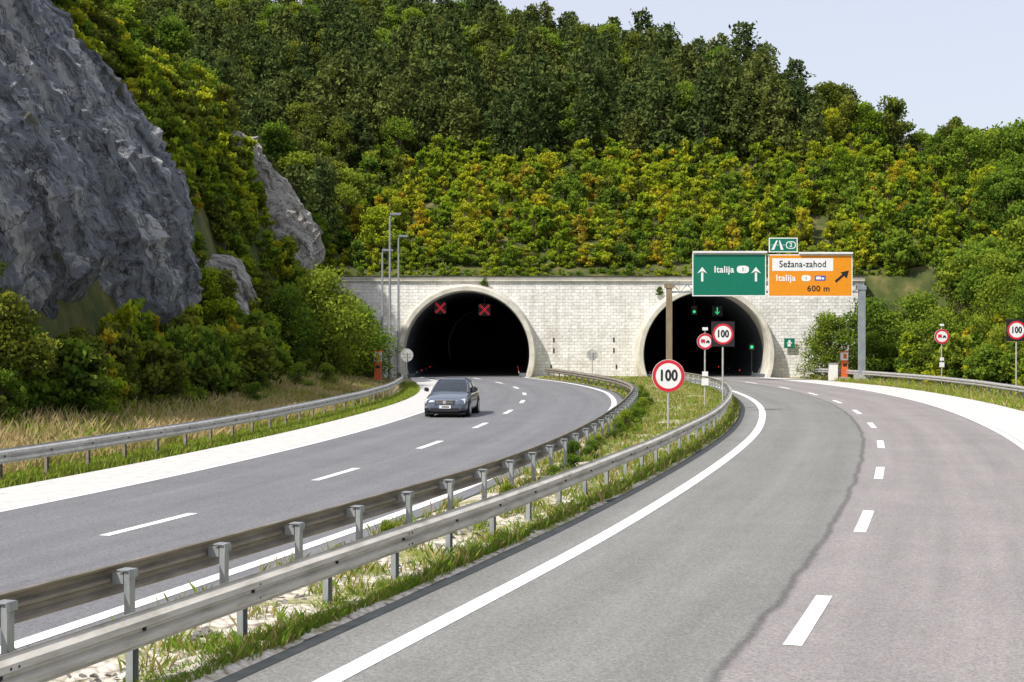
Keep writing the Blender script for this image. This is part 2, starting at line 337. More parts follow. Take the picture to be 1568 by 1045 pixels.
ribbon('edge_line_outer',CL,-3.72,-3.5,.026,Y0,Y1,'paint',parent=roadL)
ll=[(4,3.45),(40,3.6),(65,4.25),(80,4.5),(95,4.3),(108.4,3.95)]
ribbon('edge_line_inner',CL,ll,[(a,b+.24) for a,b in ll],.026,Y0,Y1,'paint',parent=roadL)
ribbon('gutter_shadow_strip',CL,[(a,b-.08) for a,b in RL],[(a,b+.05) for a,b in RL],.030,Y0,Y1,'gutter_shade',parent=roadL)  # narrower strip in the same painted channel-and-shadow colour
dashes('lane_dashes',CL,23.1-17.2,.026,roadL)
ribbon('concrete_shoulder',CL,[(4,-5.9),(90,-5.9),(102,-5.2),(108.4,-4.4)],-3.755,.022,Y0,Y1,'conc',parent=roadL)

mesh_obj('ground',[(-1500,-200,-.02),(1500,-200,-.02),(1500,3000,-.02),(-1500,3000,-.02)],[(0,1,2,3)],[M['ground']])
# median
V=[];F=[];nx=14
ys=np.arange(4,108.3,.4)
def med_h(x,y,t):
    e=min(1,4*t*(1-t)*1.6); return .022+e*(.05+.10*(mnoise.noise((x*.9,y*.9,0))+.3)+.03*mnoise.noise((x*5,y*5,1)))
for y in ys:
    a=CL.off(y,f(RL)(y)-.05); b=CR.off(y,f(EL)(y)+.05)
    for j in range(nx+1):
        t=j/nx; x=a[0]+(b[0]-a[0])*t; yy=a[1]+(b[1]-a[1])*t; h=med_h(x,yy,t)
        V.append((x,yy,max(.015 if j in(0,nx) else .0245,h)))
for i in range(len(ys)-1):
    for j in range(nx): k=i*(nx+1)+j; F.append((k,k+1,k+nx+2,k+nx+1))
median=mesh_obj('median_strip',V,F,[M['gravel']])
b=B('rockw')
for i in range(1300):
    y=6+50*random.random()**1.6; p=CR.off(y,-5.5-random.random()*1.2); s=random.uniform(.02,.075)
    pts=[(p[0]+s*math.cos(k*1.26+random.random()*.6)*random.uniform(.7,1.2),p[1]+s*math.sin(k*1.26)*random.uniform(.7,1.2),.08+random.uniform(-.01,.02)) for k in range(5)]
    b.poly(pts+[(p[0],p[1],.08+s*.7)],[(0,1,5),(1,2,5),(2,3,5),(3,4,5),(4,0,5)])
b.build('median_stones')

# ------------------------------------------------------------------ guardrails
WP=[(0,.43),(.0,.46),(.085,.495),(.085,.55),(.02,.58),(.02,.61),(.085,.64),(.085,.695),(0,.73),(-.02,.755),(0,.765)]
def guardrail(name,P,off,side,y0,y1,mat,spacer=.10,fac=1.0,postmat='galvp',hz=0,step=2.0):
    off=f(off); e=empty(name); b=B(mat); ys=np.arange(y0,y1+.01,.5)
    n=len(WP)
    for y in ys:
        for l,z in WP:
            o=off(y)+side*(.05+spacer+l*fac); p=P.off(y,o); b.V.append((p[0],p[1],z+hz+.02+.012*mnoise.noise((y*.2,side*5,off(y)))))
    for i in range(len(ys)-1):
        for j in range(n-1):
            k=i*n+j; b.F.append((k,k+1,k+n+1,k+n)); b.mi.append(0)
    bm=b.build('beam',e,smooth=False)
    so=bm.modifiers.new('t','SOLIDIFY'); so.thickness=.005
    pb=B(postmat,'dark'); l=P.lat(y0)+.6; lend=P.lat(y1); k=0
    while l<lend:
        y=P.yat(l); p=P.off(y,off(y)); a=math.atan2(1,P.G(y))-math.pi/2+random.uniform(-.05,.05)
        ca,sa=math.cos(a),math.sin(a)
        def q(u,v): return (p[0]+u*ca-v*sa,p[1]+u*sa+v*ca)
        h=.72+hz
        c=q(side*-.035,0); pb.box((*c,h/2),(.006,.10,h),a,0)
        c=q(0,-.05); pb.box((*c,h/2),(.07,.006,h),a,0)
        c=q(0,.05); pb.box((*c,h/2),(.07,.006,h),a,0)
        c=q(side*(.05+spacer/2),0); pb.box((*c,.64+hz),(spacer,.09,.12),a,0)
        c=q(side*.03,0); pb.box((*c,.735+hz),(.15,.17,.010),a,0)
        c=q(side*-.05,0); pb.box((*c,.69+hz),(.008,.17,.08),a,0)
        c=q(side*(.05+spacer+.035),0); pb.box((*c,.615+hz),(.03,.03,.03),a,1)
        if k%2==0:
            for dz in(.68,.54):
                for dy in(.06,.16):
                    c=q(side*(.05+spacer+.088),dy); pb.box((*c,dz+hz),(.012,.02,.02),a,1)
        l+=step; k+=1
    pb.build('posts',e); return e
guardrail('guardrail',CR,[(4,-5.45),(60,-5.4),(90,-5.05),(104,-4.9)],1,5,104,'galvb',spacer=.04)
guardrail('guardrail',R2,0,-1,5.5,106.5,'galvd',spacer=.14)
guardrail('guardrail',CL,[(4,-6.5),(40,-6.6),(80,-7.2),(96,-6.9)],1,10,97,'galv',spacer=.04,postmat='galvd')
guardrail('guardrail',CR,[(40,9),(85,9),(100,8.2),(107,6.8)],-1,42,107,'galv',spacer=.04)

# ------------------------------------------------------------------ terrain
FX=[(0,-21),(30,-18),(45,-14.6),(62,-12.8),(70,-14.2),(83,-13.6),(90,-11.6),(97,-11.3),(103,-13.6),(109,-15.3),(300,-15.3)]
foot=f(FX)
PD=[0,1.5,3,5,8,12,60];PZ=[0,3,8,11.5,16,19,45]
Zr=f([(-130,54),(-60,51),(-20,44),(0,37.5),(12,34),(20,31),(25,29),(28,26.5),(32,23),(36,20),(40,17.5),(50,16),(130,16)])
def H(x,y,nz=True):
    h=-.6
    yc=min(y,108)
    st=CL.X(max(yc,3))-7.6
    if x<st:
        h=max(h,-.05+.22*min(st-x,max(0,st-foot(y))) )
    d=foot(y)-x
    if d>0: h=max(h,.22*(max(0,st-foot(y)))+float(np.interp(d,PD,PZ)))
    rx=max(CR.X(yc)+9.6,26.5 if y>70 else 0)
    if x>rx and y<140:
        h=max(h,-.03+.10*min(x-rx,3)+.52*max(0,x-rx-2.5))
    if y>=110:
        h=max(h,7.45+.45*(y-110))
    z=Zr(x)
    if h>z-3:
        h=z-3+3*(1-math.exp(-(h-z+3)/3))
    if nz and h>.3: h+=.5*mnoise.noise((x*.2,y*.2,3))*min(1,(h-.3))*(0 if (110<=y<112) else 1)
    if y>205: h-=(y-205)*.3
    return h
xs=np.arange(-112,113,1.0); yy=np.arange(5,262,1.0)
V=[(x,y,H(x,y)) for y in yy for x in xs]; F=[]
n=len(xs)
for i in range(len(yy)-1):
    for j in range(n-1):
        k=i*n+j
        if yy[i]==109 and -19<xs[j]<26.5: continue
        if max(V[k][2],V[k+1][2],V[k+n][2],V[k+n+1][2])<-.3: continue
        F.append((k,k+1,k+n+1,k+n))
hill=mesh_obj('hillside',V,F,[M['soil']],smooth=True)

rocks=[]
PDn=np.array(PD,float);PZn=np.array(PZ,float); cum=np.concatenate([[0],np.cumsum(np.hypot(np.diff(PDn),np.diff(PZn)))])
def rock_patch(name,y0,y1,s0,s1,bulge,mat,res=.3,seed=0,amp=1.0):
    ny=int((y1-y0)/res)+1; ns=int((s1-s0)/res)+1; V=[];F=[]
    for i in range(ny):
        v=i/(ny-1); y=y0+(y1-y0)*v
        for j in range(ns):
            u=j/(ns-1); s=s0+(s1-s0)*u
            d=float(np.interp(s,cum,PDn)); z=float(np.interp(s,cum,PZn))
            ds=.6; d2=float(np.interp(s+ds,cum,PDn)); z2=float(np.interp(s+ds,cum,PZn)); tx,tz=(d2-d),(z2-z); L=math.hypot(tx,tz); nx,nz=tz/L,tx/L
            x=foot(y)-d; base=.22*max(0,CL.X(y)-7.6-foot(y))
            wob=.16*mnoise.noise((y*.22,s*.22,seed))+.05*mnoise.noise((y*.9,s*.9,seed))
            mask=min(1,max(-.6,(min(u,1-u,v,1-v)+wob-.07)*9))
            a2=y*.53-z*.848; c2=y*.848+z*.53
            p=Vector((x,y,z)); pa=Vector((x*.5,c2,a2*.22))
            st=(math.floor(c2*.55+1.1*mnoise.noise(pa*.3))*.618)%1.0
            st2=(math.floor(z*.45-y*.1+1.4*mnoise.noise(p*.2+Vector((9,9,9))))*.731)%1.0
            st3=(math.floor(c2*1.7+1.2*mnoise.noise(pa*.6+Vector((3,1,2))))*.618)%1.0
            dsp=bulge*mask+amp*(.75*st+.45*st2+.42*st3-.65+.55*mnoise.fractal(pa*.55,.8,2,6)+.30*mnoise.fractal(p*.9,.6,2,5))
            if mask<.25: dsp=min(dsp,mask*2.2)
            V.append((x+nx*dsp,y+.35*amp*mnoise.noise(p*1.1),z+base+nz*dsp))
    for i in range(ny-1):
        for j in range(ns-1): k=i*ns+j; F.append((k,k+ns,k+ns+1,k+1))
    o=mesh_obj(name,V,F,[M[mat]])
    rocks.append((y0,y1,float(np.interp(s0,cum,PDn)),float(np.interp(s1,cum,PDn))))
    return o
rock_patch('rock_cliff',36,68,1.5,20.5,1.2,'rockg',seed=1,amp=1.0,res=.22)
rock_patch('rock_outcrop',90,98.5,5.0,18.5,1.3,'rockw',seed=4,amp=.9,res=.25)
rock_patch('rock_outcrop',73,80,1.0,6.8,1.1,'rockw',seed=8,amp=.6)
rock_patch('rock_outcrop',100,107,20,26,1.8,'rockw',seed=12,amp=.7)
def on_rock(x,y):
    d=foot(y)-x
    for a,b,c,e in rocks:
        if a+1.0<y<b-.5 and c+.1<d<e-.3: return True
    return False
bpy.ops.mesh.primitive_ico_sphere_add(subdivisions=5,radius=1); o=bpy.context.object; o.name='boulder'; o.data.materials.append(M['rockw'])
for v in o.data.vertices: v.co*=1+.5*mnoise.noise(v.co*1.3)+.25*mnoise.noise(v.co*3)+.1*mnoise.noise(v.co*8)
o.location=(31.5,116.5,9.8); o.scale=(1.0,1.0,1.7)

# ------------------------------------------------------------------ tunnel portals
WY=109.0; WT=7.45
tun=[(-3.45,1.75,4.8),(14.75,1.75,4.75)]
wall=empty('tunnel_portal_wall')
def col_quad(b,x0,x1,z0a,z0b,z1):
    b.poly([(x0,WY,z0a),(x1,WY,z0b),(x1,WY,z1),(x0,WY,z1)],[(0,1,2,3)])
b=B('wall')
xs=sorted(set([-20.0,27.0]+[c[0]+c[2]*1.03*math.sin(t) for c in tun for t in np.linspace(-math.pi/2,math.pi/2,41)]))
def zb(x,side):
    for cx,cz,r in tun:
        rr=r*1.03; m=abs(x+side*1e-4-cx)
        if m<rr: return cz+math.sqrt(max(0,rr*rr-(x-cx)**2))
    return -.05
for a,c in zip(xs[:-1],xs[1:]):
    col_quad(b,a,c,zb(a,1),zb(c,-1),WT)
b.build('stone_face',wall)
b=B('conc2','dark')
b.box((3.5,WY+.55,WT+.16),(47,1.5,.16)); b.box((3.5,WY-.1,WT-.03),(47,.16,.14)); b.box((3.5,WY-.25,WT+.27),(47,.05,.05),0,1); b.build('coping',wall)
b=B('dark')
for x in (3.2,7.8):
    for z in (2.85,2.05): b.box((x,WY-.01,z),(.10,.06,.34))
for x in (8.0,3.0): b.box((x,WY-.01,.8),(.10,.06,.3))
b.build('drain_slots',wall)
for cx,cz,r in tun:
    n=48; a0=math.asin(cz/r)
    th=[-a0+(math.pi+2*a0)*i/n for i in range(n+1)]
    b=B('conc2')
    prof=[(r,WY+1.5),(r,WY-1.15),(r+.06,WY-1.25),(r+.36,WY-1.25),(r+.42,WY-1.18),(r+.60,WY+.05)]
    for t in th:
        for rr,y in prof: b.V.append((cx+rr*math.cos(t),y,max(cz+rr*math.sin(t),-.1)))
    m=len(prof)
    for i in range(n):
        for j in range(m-1): k=i*m+j; b.F.append((k,k+1,k+m+1,k+m)); b.mi.append(0)
    o=b.build('portal_collar',wall,smooth=True)
    es=o.modifiers.new('e','EDGE_SPLIT'); es.split_angle=R(35)
    b=B('lining','asT')
    yl=[WY+1.5,WY+15,WY+40,WY+75]
    for i,y in enumerate(yl):
        for t in th: b.V.append((cx+r*math.cos(t),y,max(cz+r*math.sin(t),-.1)))
    m=n+1
    for i in range(len(yl)-1):
        for j in range(n): k=i*m+j; b.F.append((k,k+1,k+m+1,k+m)); b.mi.append(0)
    b.box((cx,WY+75.2,3),(12,.3,9),0,0)
    b.m=1; b.poly([(cx-4.5,107.9,.012),(cx+4.5,107.9,.012),(cx+4.5,WY+75,.012),(cx-4.5,WY+75,.012)],[(0,1,2,3)])
    b.m=0; b.box((cx-4.25,WY+37,.12),(.5,76,.26)); b.box((cx+4.25,WY+37,.12),(.5,76,.26))
    b.build('tunnel_bore',wall)
    b=B('white','redlamp')
    for k in range(5):
        for s in(-1,1): b.box((cx+s*3.98,WY+2+k*6,.33),(.05,.05,.12),0,1 if (k%2) else 0)  # alternate red ones glow by emission, their reflection put into the material
    b.build('reflectors',wall)
def xsig(x,z,y=111.2):
    e=empty('lane_control_signal',(x,y,z)); b=B('black','redlamp'); b.box((0,.06,0),(.95,.1,.95),0,0)
    c=.33
    for s in(1,-1):
        for q in np.linspace(-1,1,8):
            for o_ in(-.035,.035): b.disc((q*c+o_,s*q*c-s*o_),.034,-.004,8,1)
    b.m=0; b.tube([(0,.05,.4),(0,.05,1.2)],[.04,.04],6)
    b.build('signal_head',e)
def gsig(x,z,y=111.2):
    e=empty('lane_control_signal',(x,y,z)); b=B('black','greenlamp'); b.box((0,.06,0),(.8,.1,.8),0,0)
    b.quad(-.035,.035,-.1,.28,-.003,1); b.flat([(0,-.28),(.2,-.05),(.12,-.05),(0,-.18),(-.12,-.05),(-.2,-.05)],-.003,1); b.m=0; b.tube([(0,.05,.3),(0,.05,1.1)],[.04,.04],6); b.build('signal_head',e)
xsig(-5.6,5.35); xsig(-2.15,5.2); gsig(16.05,5.1)
e=empty('traffic_light',(14.25,111.2,5.15)); b=B('black','greenlamp'); b.box((0,.06,0),(.45,.12,.7),0,0); b.disc((0,-.1),.11,-.004,16,1); b.m=0; b.tube([(0,.05,.3),(0,.05,1.2)],[.04,.04],6); b.build('head',e)
e=empty('traffic_light',(18.6,110.3,2.3)); b=B('black','greenlamp'); b.box((0,.06,0),(.4,.12,.5),0,0); b.disc((0,0),.13,-.004,16,1);  b.m=0; b.tube([(0,.05,-.2),(0,.05,-2.2)],[.04,.04],6); b.build('head',e)

# ------------------------------------------------------------------ signs
def post(b,h,r=.035,m=0): b.tube([(0,.05,0),(0,.05,h)],[r,r],10,m)
def limit_sign(x,y,z,d,square=False,rz=0,h0=0,lamp=False):
    e=empty('speed_limit_sign',(x,y,h0),rz); b=B('galv','white','red','black'); z-=h0
    post(b,z+d*.5,.04)
    if square:
        s=d*.5; b.box((0,0.01,z),(s*2.0,.03,s*2.15),0,3); rr=d*.46
    else:
        rr=d/2; b.disc((0,z),rr,0,40,1,.02)
    b.disc((0,z),rr*.98,-.008,40,1); b.ring((0,z),rr*.78,rr*.98,-.012,40,2)
    b.box((0,.03,z-.15),(.3,.03,.05),0,0); b.box((0,.03,z+.15),(.3,.03,.05),0,0)
    b.build('sign_plate',e); text('100',rr*.92,(-.01,-.016,z),'black',e,sx=.80,bold=.035)
    return e
limit_sign(5.17,47,1.92,1.08)
limit_sign(8.9,60,3.3,.98,True)
limit_sign(25.9,73,3.5,1.06,True,0,.2)
def truck_sign(x,y,z,d,h0=0,plates=False):
    e=empty('no_overtaking_sign',(x,y,h0)); z-=h0; b=B('galv','white','red','black'); post(b,z+d*.7,.035)
    b.disc((0,z),d/2,0,32,1,.02); b.ring((0,z),d*.37,d*.49,-.008,32,2)
    b.quad(-d*.26,-d*.02,z-.06*d,z+.14*d,-.008,2); b.quad(-d*.02,d*.0,z-.06*d,z+.06*d,-.008,2); b.disc((-d*.2,z-.08*d),.035*d,-.01,10,2); b.disc((-d*.06,z-.08*d),.035*d,-.01,10,2)
    b.quad(d*.05,d*.28,z-.06*d,z+.0*d,-.008,3); b.quad(d*.1,d*.24,z,z+.07*d,-.008,3); b.disc((d*.1,z-.08*d),.035*d,-.01,10,3); b.disc((d*.23,z-.08*d),.035*d,-.01,10,3)
    b.box((0,0,z+d*.78),(.22,.14,.13),0,1)
    if plates: b.box((0,-.0,z-1.75),(.3,.03,.3),0,1); b.box((0,-.0,z-1.4),(.25,.03,.2),0,1)
    b.build('sign_plate',e)
truck_sign(8.35,61.5,2.98,.70,plates=True)
truck_sign(26.6,88,3.15,.92,.2,True)
def back_sign(x,y,z,d,sx=1):
    e=empty('traffic_sign',(x,y,0)); b=B('galv','greypost'); post(b,z+.2,.035); b.m=0
    b.disc((0,z),d/2,.09,28,0,.02); b.disc((0,z),d/2,.085,28,0); b.box((0,.07,z+.1),(d*.6,.02,.04)); b.box((0,.07,z-.1),(d*.6,.02,.04)); b.build('sign_back',e)
back_sign(5.2,92,1.95,.72); back_sign(-6.75,91,1.95,.85)
e=empty('emergency_exit_sign',(21.2,WY-.3,2.6)); b=B('green','white'); b.box((0,0,0),(.8,.06,.75),0,0); b.quad(-.15,.1,-.25,-.05,-.035,1); b.disc((0,.15),.1,-.035,12,1); b.quad(-.2,.2,-.02,.06,-.036,1); b.m=1; b.box((0,.17,0),(.1,.28,.1)); b.build('sign_plate',e)

g=empty('overhead_sign_gantry',(0,98,0)); b=B('brownpost','greypost','galv')
b.box((10.85,.2,3.2),(.38,.42,6.6),0,0); b.box((10.85,.2,6.62),(.62,.5,.3),0,0); b.box((10.85,.2,.15),(.9,.9,.3),0,2)
b.box((24.15,.2,3.2),(.42,.42,6.4),0,1); b.box((24.1,.2,6.5),(.62,.5,.3),0,1); b.box((24.15,.2,.25),(.9,.9,.5),0,2)
b.box((17.5,.2,6.72),(13.1,.16,.12),0,1); b.box((17.5,.2,6.2),(13.1,.16,.12),0,1)
for i in range(26):
    x=11.1+i*.5; b.tube([(x,.2,6.2 if i%2 else 6.72),(x+.5,.2,6.72 if i%2 else 6.2)],[.03,.03],6,1)
for x in(13.2,16.6,18.6,22.6): b.box((x,.09,7.4),(.1,.08,2.8),0,2)
b.build('frame',g)
b=B('green','white','orange','galv','black','blue')
def panel(x0,x1,z0,z1,m):
    b.box(((x0+x1)/2,0,(z0+z1)/2),(x1-x0,.06,z1-z0),0,1)
    b.quad(x0+.07,x1-.07,z0+.07,z1-.07,-.035,m)
panel(12.42,17.5,5.91,8.86,0); panel(17.64,23.45,5.87,8.79,2); panel(17.69,19.67,8.93,9.94,0)
b.box((15,-.05,8.95),(5.1,.3,.12),0,1); b.box((21.6,-.05,8.88),(3.7,.3,.12),0,1)
def up_arrow(x,z,s,m=1):
    b.quad(x-.08*s,x+.08*s,z-.5*s,z+.15*s,-.04,m); b.flat([(x,z+.55*s),(x-.36*s,z+.08*s),(x-.08*s,z+.22*s),(x+.08*s,z+.22*s),(x+.36*s,z+.08*s)],-.041,m)
up_arrow(13.1,7.4,.95); up_arrow(16.8,7.4,.95)
def oval(x,z,w,h,m,y=-.042):
    b.flat([(x+w*math.copysign(abs(math.cos(t))**.7,math.cos(t)),z+h*math.copysign(abs(math.sin(t))**.7,math.sin(t))) for t in np.linspace(0,2*math.pi,25)[:-1]],y,m)
oval(15.9,7.75,.42,.26,1); oval(20.25,7.15,.32,.21,1)
b.quad(17.92,22.12,7.65,8.52,-.042,1)
b.quad(20.85,21.6,6.98,7.32,-.042,5); b.quad(20.93,21.28,7.06,7.26,-.046,1); b.quad(21.32,21.5,7.06,7.2,-.046,1)
b.flat([(22.22,6.97),(22.33,6.83),(22.98,7.40),(22.87,7.52)],-.042,4); b.flat([(23.2,7.68),(22.62,7.55),(23.05,7.12)],-.043,4)
b.box((18.68,-.034,9.43),(1.7,.004,.02),0,1)
b.flat([(17.85,9.1),(18.05,9.1),(18.3,9.75),(18.2,9.75)],-.042,1); b.flat([(18.7,9.1),(18.5,9.1),(18.38,9.75),(18.45,9.75)],-.042,1)
oval(19.2,9.43,.34,.26,1); oval(19.2,9.43,.28,.20,0,-.046)
b.build('sign_panels',g)
text('Italija',.62,(14.6,-.045,7.73),'white',g,sx=.98); text('1',.34,(15.9,-.05,7.75),'green',g); text('2',.4,(19.2,-.05,9.43),'white',g)
text('Sežana-zahod',.64,(20.02,-.05,8.1),'black',g,sx=.88,bold=.012); text('Italija',.60,(18.85,-.045,7.15),'white',g,sx=1.0); text('1',.28,(20.25,-.05,7.15),'green',g); text('600 m',.56,(21.1,-.05,6.42),'black',g,sx=1.05,bold=.012)

def lamp(x,y,h,arm=.55):
    e=empty('street_lamp',(x,y,0)); b=B('galvp','greypost')
    b.tube([(0,0,0),(0,0,.9),(0,0,.95),(0,0,h-.15),(.1,0,h),(arm*.6,0,h+.06)],[.13,.13,.10,.06,.05,.045],10,0)
    b.box((arm*.6+.3,0,h+.07),(.72,.26,.12),0,1); b.box((arm*.6+.3,0,h-.0),(.5,.2,.05),0,0); b.build('lamp_post',e)
lamp(-7.9,92,11.0,.1); lamp(-8.75,96,8.9,.1); lamp(-8.3,104,10.4,.1)
def sos(x,y,h0=0):
    e=empty('emergency_phone_box',(x,y,h0)); b=B('sosred','white','dark','galv')
    b.box((0,0,.08),(.7,.6,.16),0,3); b.box((0,0,.75),(.42,.4,1.2),0,0); b.box((0,0,1.62),(.46,.44,.55),0,1); b.box((0,0,1.93),(.54,.5,.07),0,0); b.quad(-.12,.12,1.45,1.8,-.223,0); b.quad(-.14,.14,.9,1.1,-.204,2)
    b.build('cabinet',e)
sos(-8.2,87,.3); sos(23.6,101,.1)
e=empty('utility_cabinet',(22.8,101,0)); b=B('white','galv'); b.box((0,0,.6),(.6,.4,1.2),0,0); b.box((0,0,1.23),(.7,.5,.06),0,1); b.build('cabinet',e)

# ------------------------------------------------------------------ car
def car(x,y,rz):
    e=empty('car',(x,y,.02),rz); e.scale=(.97,.95,1)
    paint=plain('car_paint_silver_blue',(.17,.20,.26),.28,.55,coat=.8)
    glass=plain('car_glass',(.02,.028,.035),.06,0,.9); chrome=plain('chrome',(.7,.7,.72),.15,.9); tyre=plain('tyre',(.015,.015,.015),.9)
    lens=plain('headlamp_lens',(.75,.78,.82),.12,.3); rim=plain('alloy_rim',(.5,.5,.52),.3,.8)
    st=[(-2.38,.40,.60,.62),(-2.32,.24,.70,.78),(-2.12,.19,.78,.87),(-1.75,.18,.86,.90),(-1.2,.18,.93,.905),(-.85,.18,.985,.91),(0,.18,.975,.91),(1.1,.18,1.0,.91),(1.7,.19,1.04,.90),(2.15,.22,1.03,.86),(2.34,.3,.95,.78),(2.38,.45,.8,.66)]
    b=B(paint); n=None
    for (yy,zb_,zt,hw) in st:
        half=[(0,zb_),(hw*.85,zb_),(hw*.97,zb_+.1),(hw,zb_+.28),(hw*.985,zt-.2),(hw*.93,zt-.07),(hw*.78,zt),(hw*.4,zt+.025),(0,zt+.03)]
        ring=half+[(-a,c) for a,c in half[-2:0:-1]]; n=len(ring)
        b.V+=[(a,yy,c) for a,c in ring]
    for i in range(len(st)-1):
        for j in range(n): k=i*n; b.F.append((k+j,k+(j+1)%n,k+n+(j+1)%n,k+n+j)); b.mi.append(0)
    b.F.append(tuple(range(n))[::-1]); b.mi.append(0); b.F.append(tuple((len(st)-1)*n+j for j in range(n))); b.mi.append(0)
    o=b.build('body',e,smooth=True); sb=o.modifiers.new('s','SUBSURF'); sb.levels=1; sb.render_levels=2
    b=B(glass,paint)
    lv=[(.93,-1.02,1.75,.83),(1.12,-.72,1.52,.78),(1.32,-.36,1.2,.69),(1.43,-.12,.92,.60)]
    def ringp(z,y0,y1,hw):
        return [(-hw*.9,y0+.06,z),(-hw*.45,y0,z),(0,y0-.03,z),(hw*.45,y0,z),(hw*.9,y0+.06,z),(hw,y0+.3,z),(hw,(y0+y1)/2,z),(hw,y1-.3,z),(hw*.88,y1,z),(0,y1+.02,z),(-hw*.88,y1,z),(-hw,y1-.3,z),(-hw,(y0+y1)/2,z),(-hw,y0+.3,z)]
    for L in lv: b.V+=ringp(*L)
    n=14
    for i in range(3):
        for j in range(n): k=i*n; b.F.append((k+j,k+(j+1)%n,k+n+(j+1)%n,k+n+j)); b.mi.append(0)
    k=len(b.V); b.V+=ringp(1.435,-.14,.94,.61)+ringp(1.475,.02,.8,.52)
    for j in range(n): b.F.append((k+j,k+(j+1)%n,k+n+(j+1)%n,k+n+j)); b.mi.append(1)
    b.F.append(tuple(k+n+j for j in range(n))); b.mi.append(1)
    P=[ringp(*L) for L in lv]
    for j in(0,4,6,12,8,10):
        b.tube([Vector(P[i][j]) for i in range(4)],[.045,.035,.032,.035],6,1)
    b.build('cabin',e,smooth=False)
    b=B('dark',chrome,lens,'white',tyre,rim,'blue','red')
    b.box((0,-2.37,.60),(.80,.06,.17),0,0)
    for z in(.545,.60,.655): b.box((0,-2.405,z),(.74,.012,.012),0,1)
    b.box((0,-2.40,.695),(.84,.03,.018),0,1); b.disc((0,.61),.07,-2.415,16,1)
    b.box((0,-2.375,.31),(1.15,.05,.12),0,0); b.box((-.72,-2.31,.33),(.22,.05,.09),.3,0); b.box((.72,-2.31,.33),(.22,.05,.09),-.3,0)
    b.box((0,-2.412,.43),(.52,.015,.115),0,3); b.box((-.235,-2.42,.43),(.04,.01,.11),0,6)
    b.box((.04,-2.42,.43),(.3,.006,.05),0,0)
    for s in(-1,1):
        b.poly([(s*.47,-2.365,.54),(s*.80,-2.24,.56),(s*.86,-2.05,.70),(s*.80,-2.13,.755),(s*.46,-2.33,.69)],[(0,1,2,3,4) if s>0 else (4,3,2,1,0)]); b.mi[-1]=2
        b.tube([(s*.93,-.62,1.0),(s*1.02,-.62,1.03)],[.05,.08],8,0); b.box((s*1.03,-.62,1.05),(.16,.12,.14),0,0)
        b.box((s*.912,.3,.62),(.012,2.2,.03),0,0)
        for wy in(-1.42,1.32):
            b.tube([(s*.70,wy,.325),(s*.925,wy,.325)],[.325,.325],24,4); b.tube([(s*.8,wy,.325),(s*.932,wy,.325)],[.22,.22],16,5)
            b.tube([(s*.6,wy,.35),(s*.915,wy,.35)],[.385,.385],24,0)
    b.box((0,-2.0,.17),(1.6,.5,.06),0,0)
    b.box((0,2.35,.75),(1.3,.03,.12),0,7)
    b.build('trim_and_wheels',e)
    b=B('dark')
    for s in(-1,1): b.tube([(s*.1-.25,-1.0,.96),(s*.1+.3,-.93,1.0)],[.012,.012],5)
    b.build('wipers',e)
g0=CL.G(56); car(-2.4,55.6+2.3,-math.atan(g0))

# ------------------------------------------------------------------ vegetation
rng=np.random.default_rng(11)
def unit(n):
    v=rng.normal(size=(n,3)); return v/np.linalg.norm(v,axis=1)[:,None]
def leaf_quads(C,L,W):
    n=len(C); a=unit(n); q=unit(n)
    b=np.cross(a,q); b/=np.linalg.norm(b,axis=1)[:,None]+1e-9
    sc=rng.uniform(.65,1.3,size=(n,1)); V=np.stack([C+a*L/2*sc,C+b*W/2*sc,C-a*L/2*sc,C-b*W/2*sc],1).reshape(-1,3)
    return V
def veg_mesh(name,leafC,light,L,W,mats,woodB=None):
    V=leaf_quads(leafC,L,W).tolist(); n=len(leafC)
    F=[(4*i,4*i+1,4*i+2,4*i+3) for i in range(n)]; mi=((light+rng.normal(size=n)*.35)>0).astype(int).tolist()  # crown shade painted in: inner and lower leaves mostly get the darker material
    if woodB:
        k=len(V); V+=woodB.V; F+=[tuple(k+i for i in q) for q in woodB.F]; mi+=[2]*len(woodB.F)
    return mesh_data(name,V,F,mats+[M['bark']],mi)
def pine(seed,h,Rr,mats):
    C=[];LT=[];w=B('bark'); w.tube([(0,0,-.5),(.05,0,h*.5),(0,.05,h*.95)],[h*.018,h*.012,.02],6)
    z=h*.12
    while z<h*.97:
        t=z/h; rad=Rr*((1-t)**.55)*(0.65+.5*rng.random()); nb=rng.integers(6,9); a0=rng.random()*6.28
        for k in range(nb):
            a=a0+k*6.283/nb+rng.normal()*.3; l=rad*rng.uniform(.5,1.18)+.15; dz=l*(.40-.3*(1-t))
            if k%2==0 and l>.5: w.tube([(0,0,z),(l*.8*math.cos(a),l*.8*math.sin(a),z+dz*.8)],[.03,.01],3,cap=False)
            m=max(7,int(l*14))
            u=rng.uniform(.25,1,m)**.6
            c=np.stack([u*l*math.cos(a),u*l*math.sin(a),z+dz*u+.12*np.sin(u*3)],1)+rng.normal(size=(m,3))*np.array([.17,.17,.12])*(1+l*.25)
            C.append(c); LT.append((u-.74)*2.2)  # needles near the trunk lean to the darker tone, as painted shade
        z+=h*.045+.06
    return veg_mesh('pine_form',np.concatenate(C),np.concatenate(LT),.46,.22,mats,w)
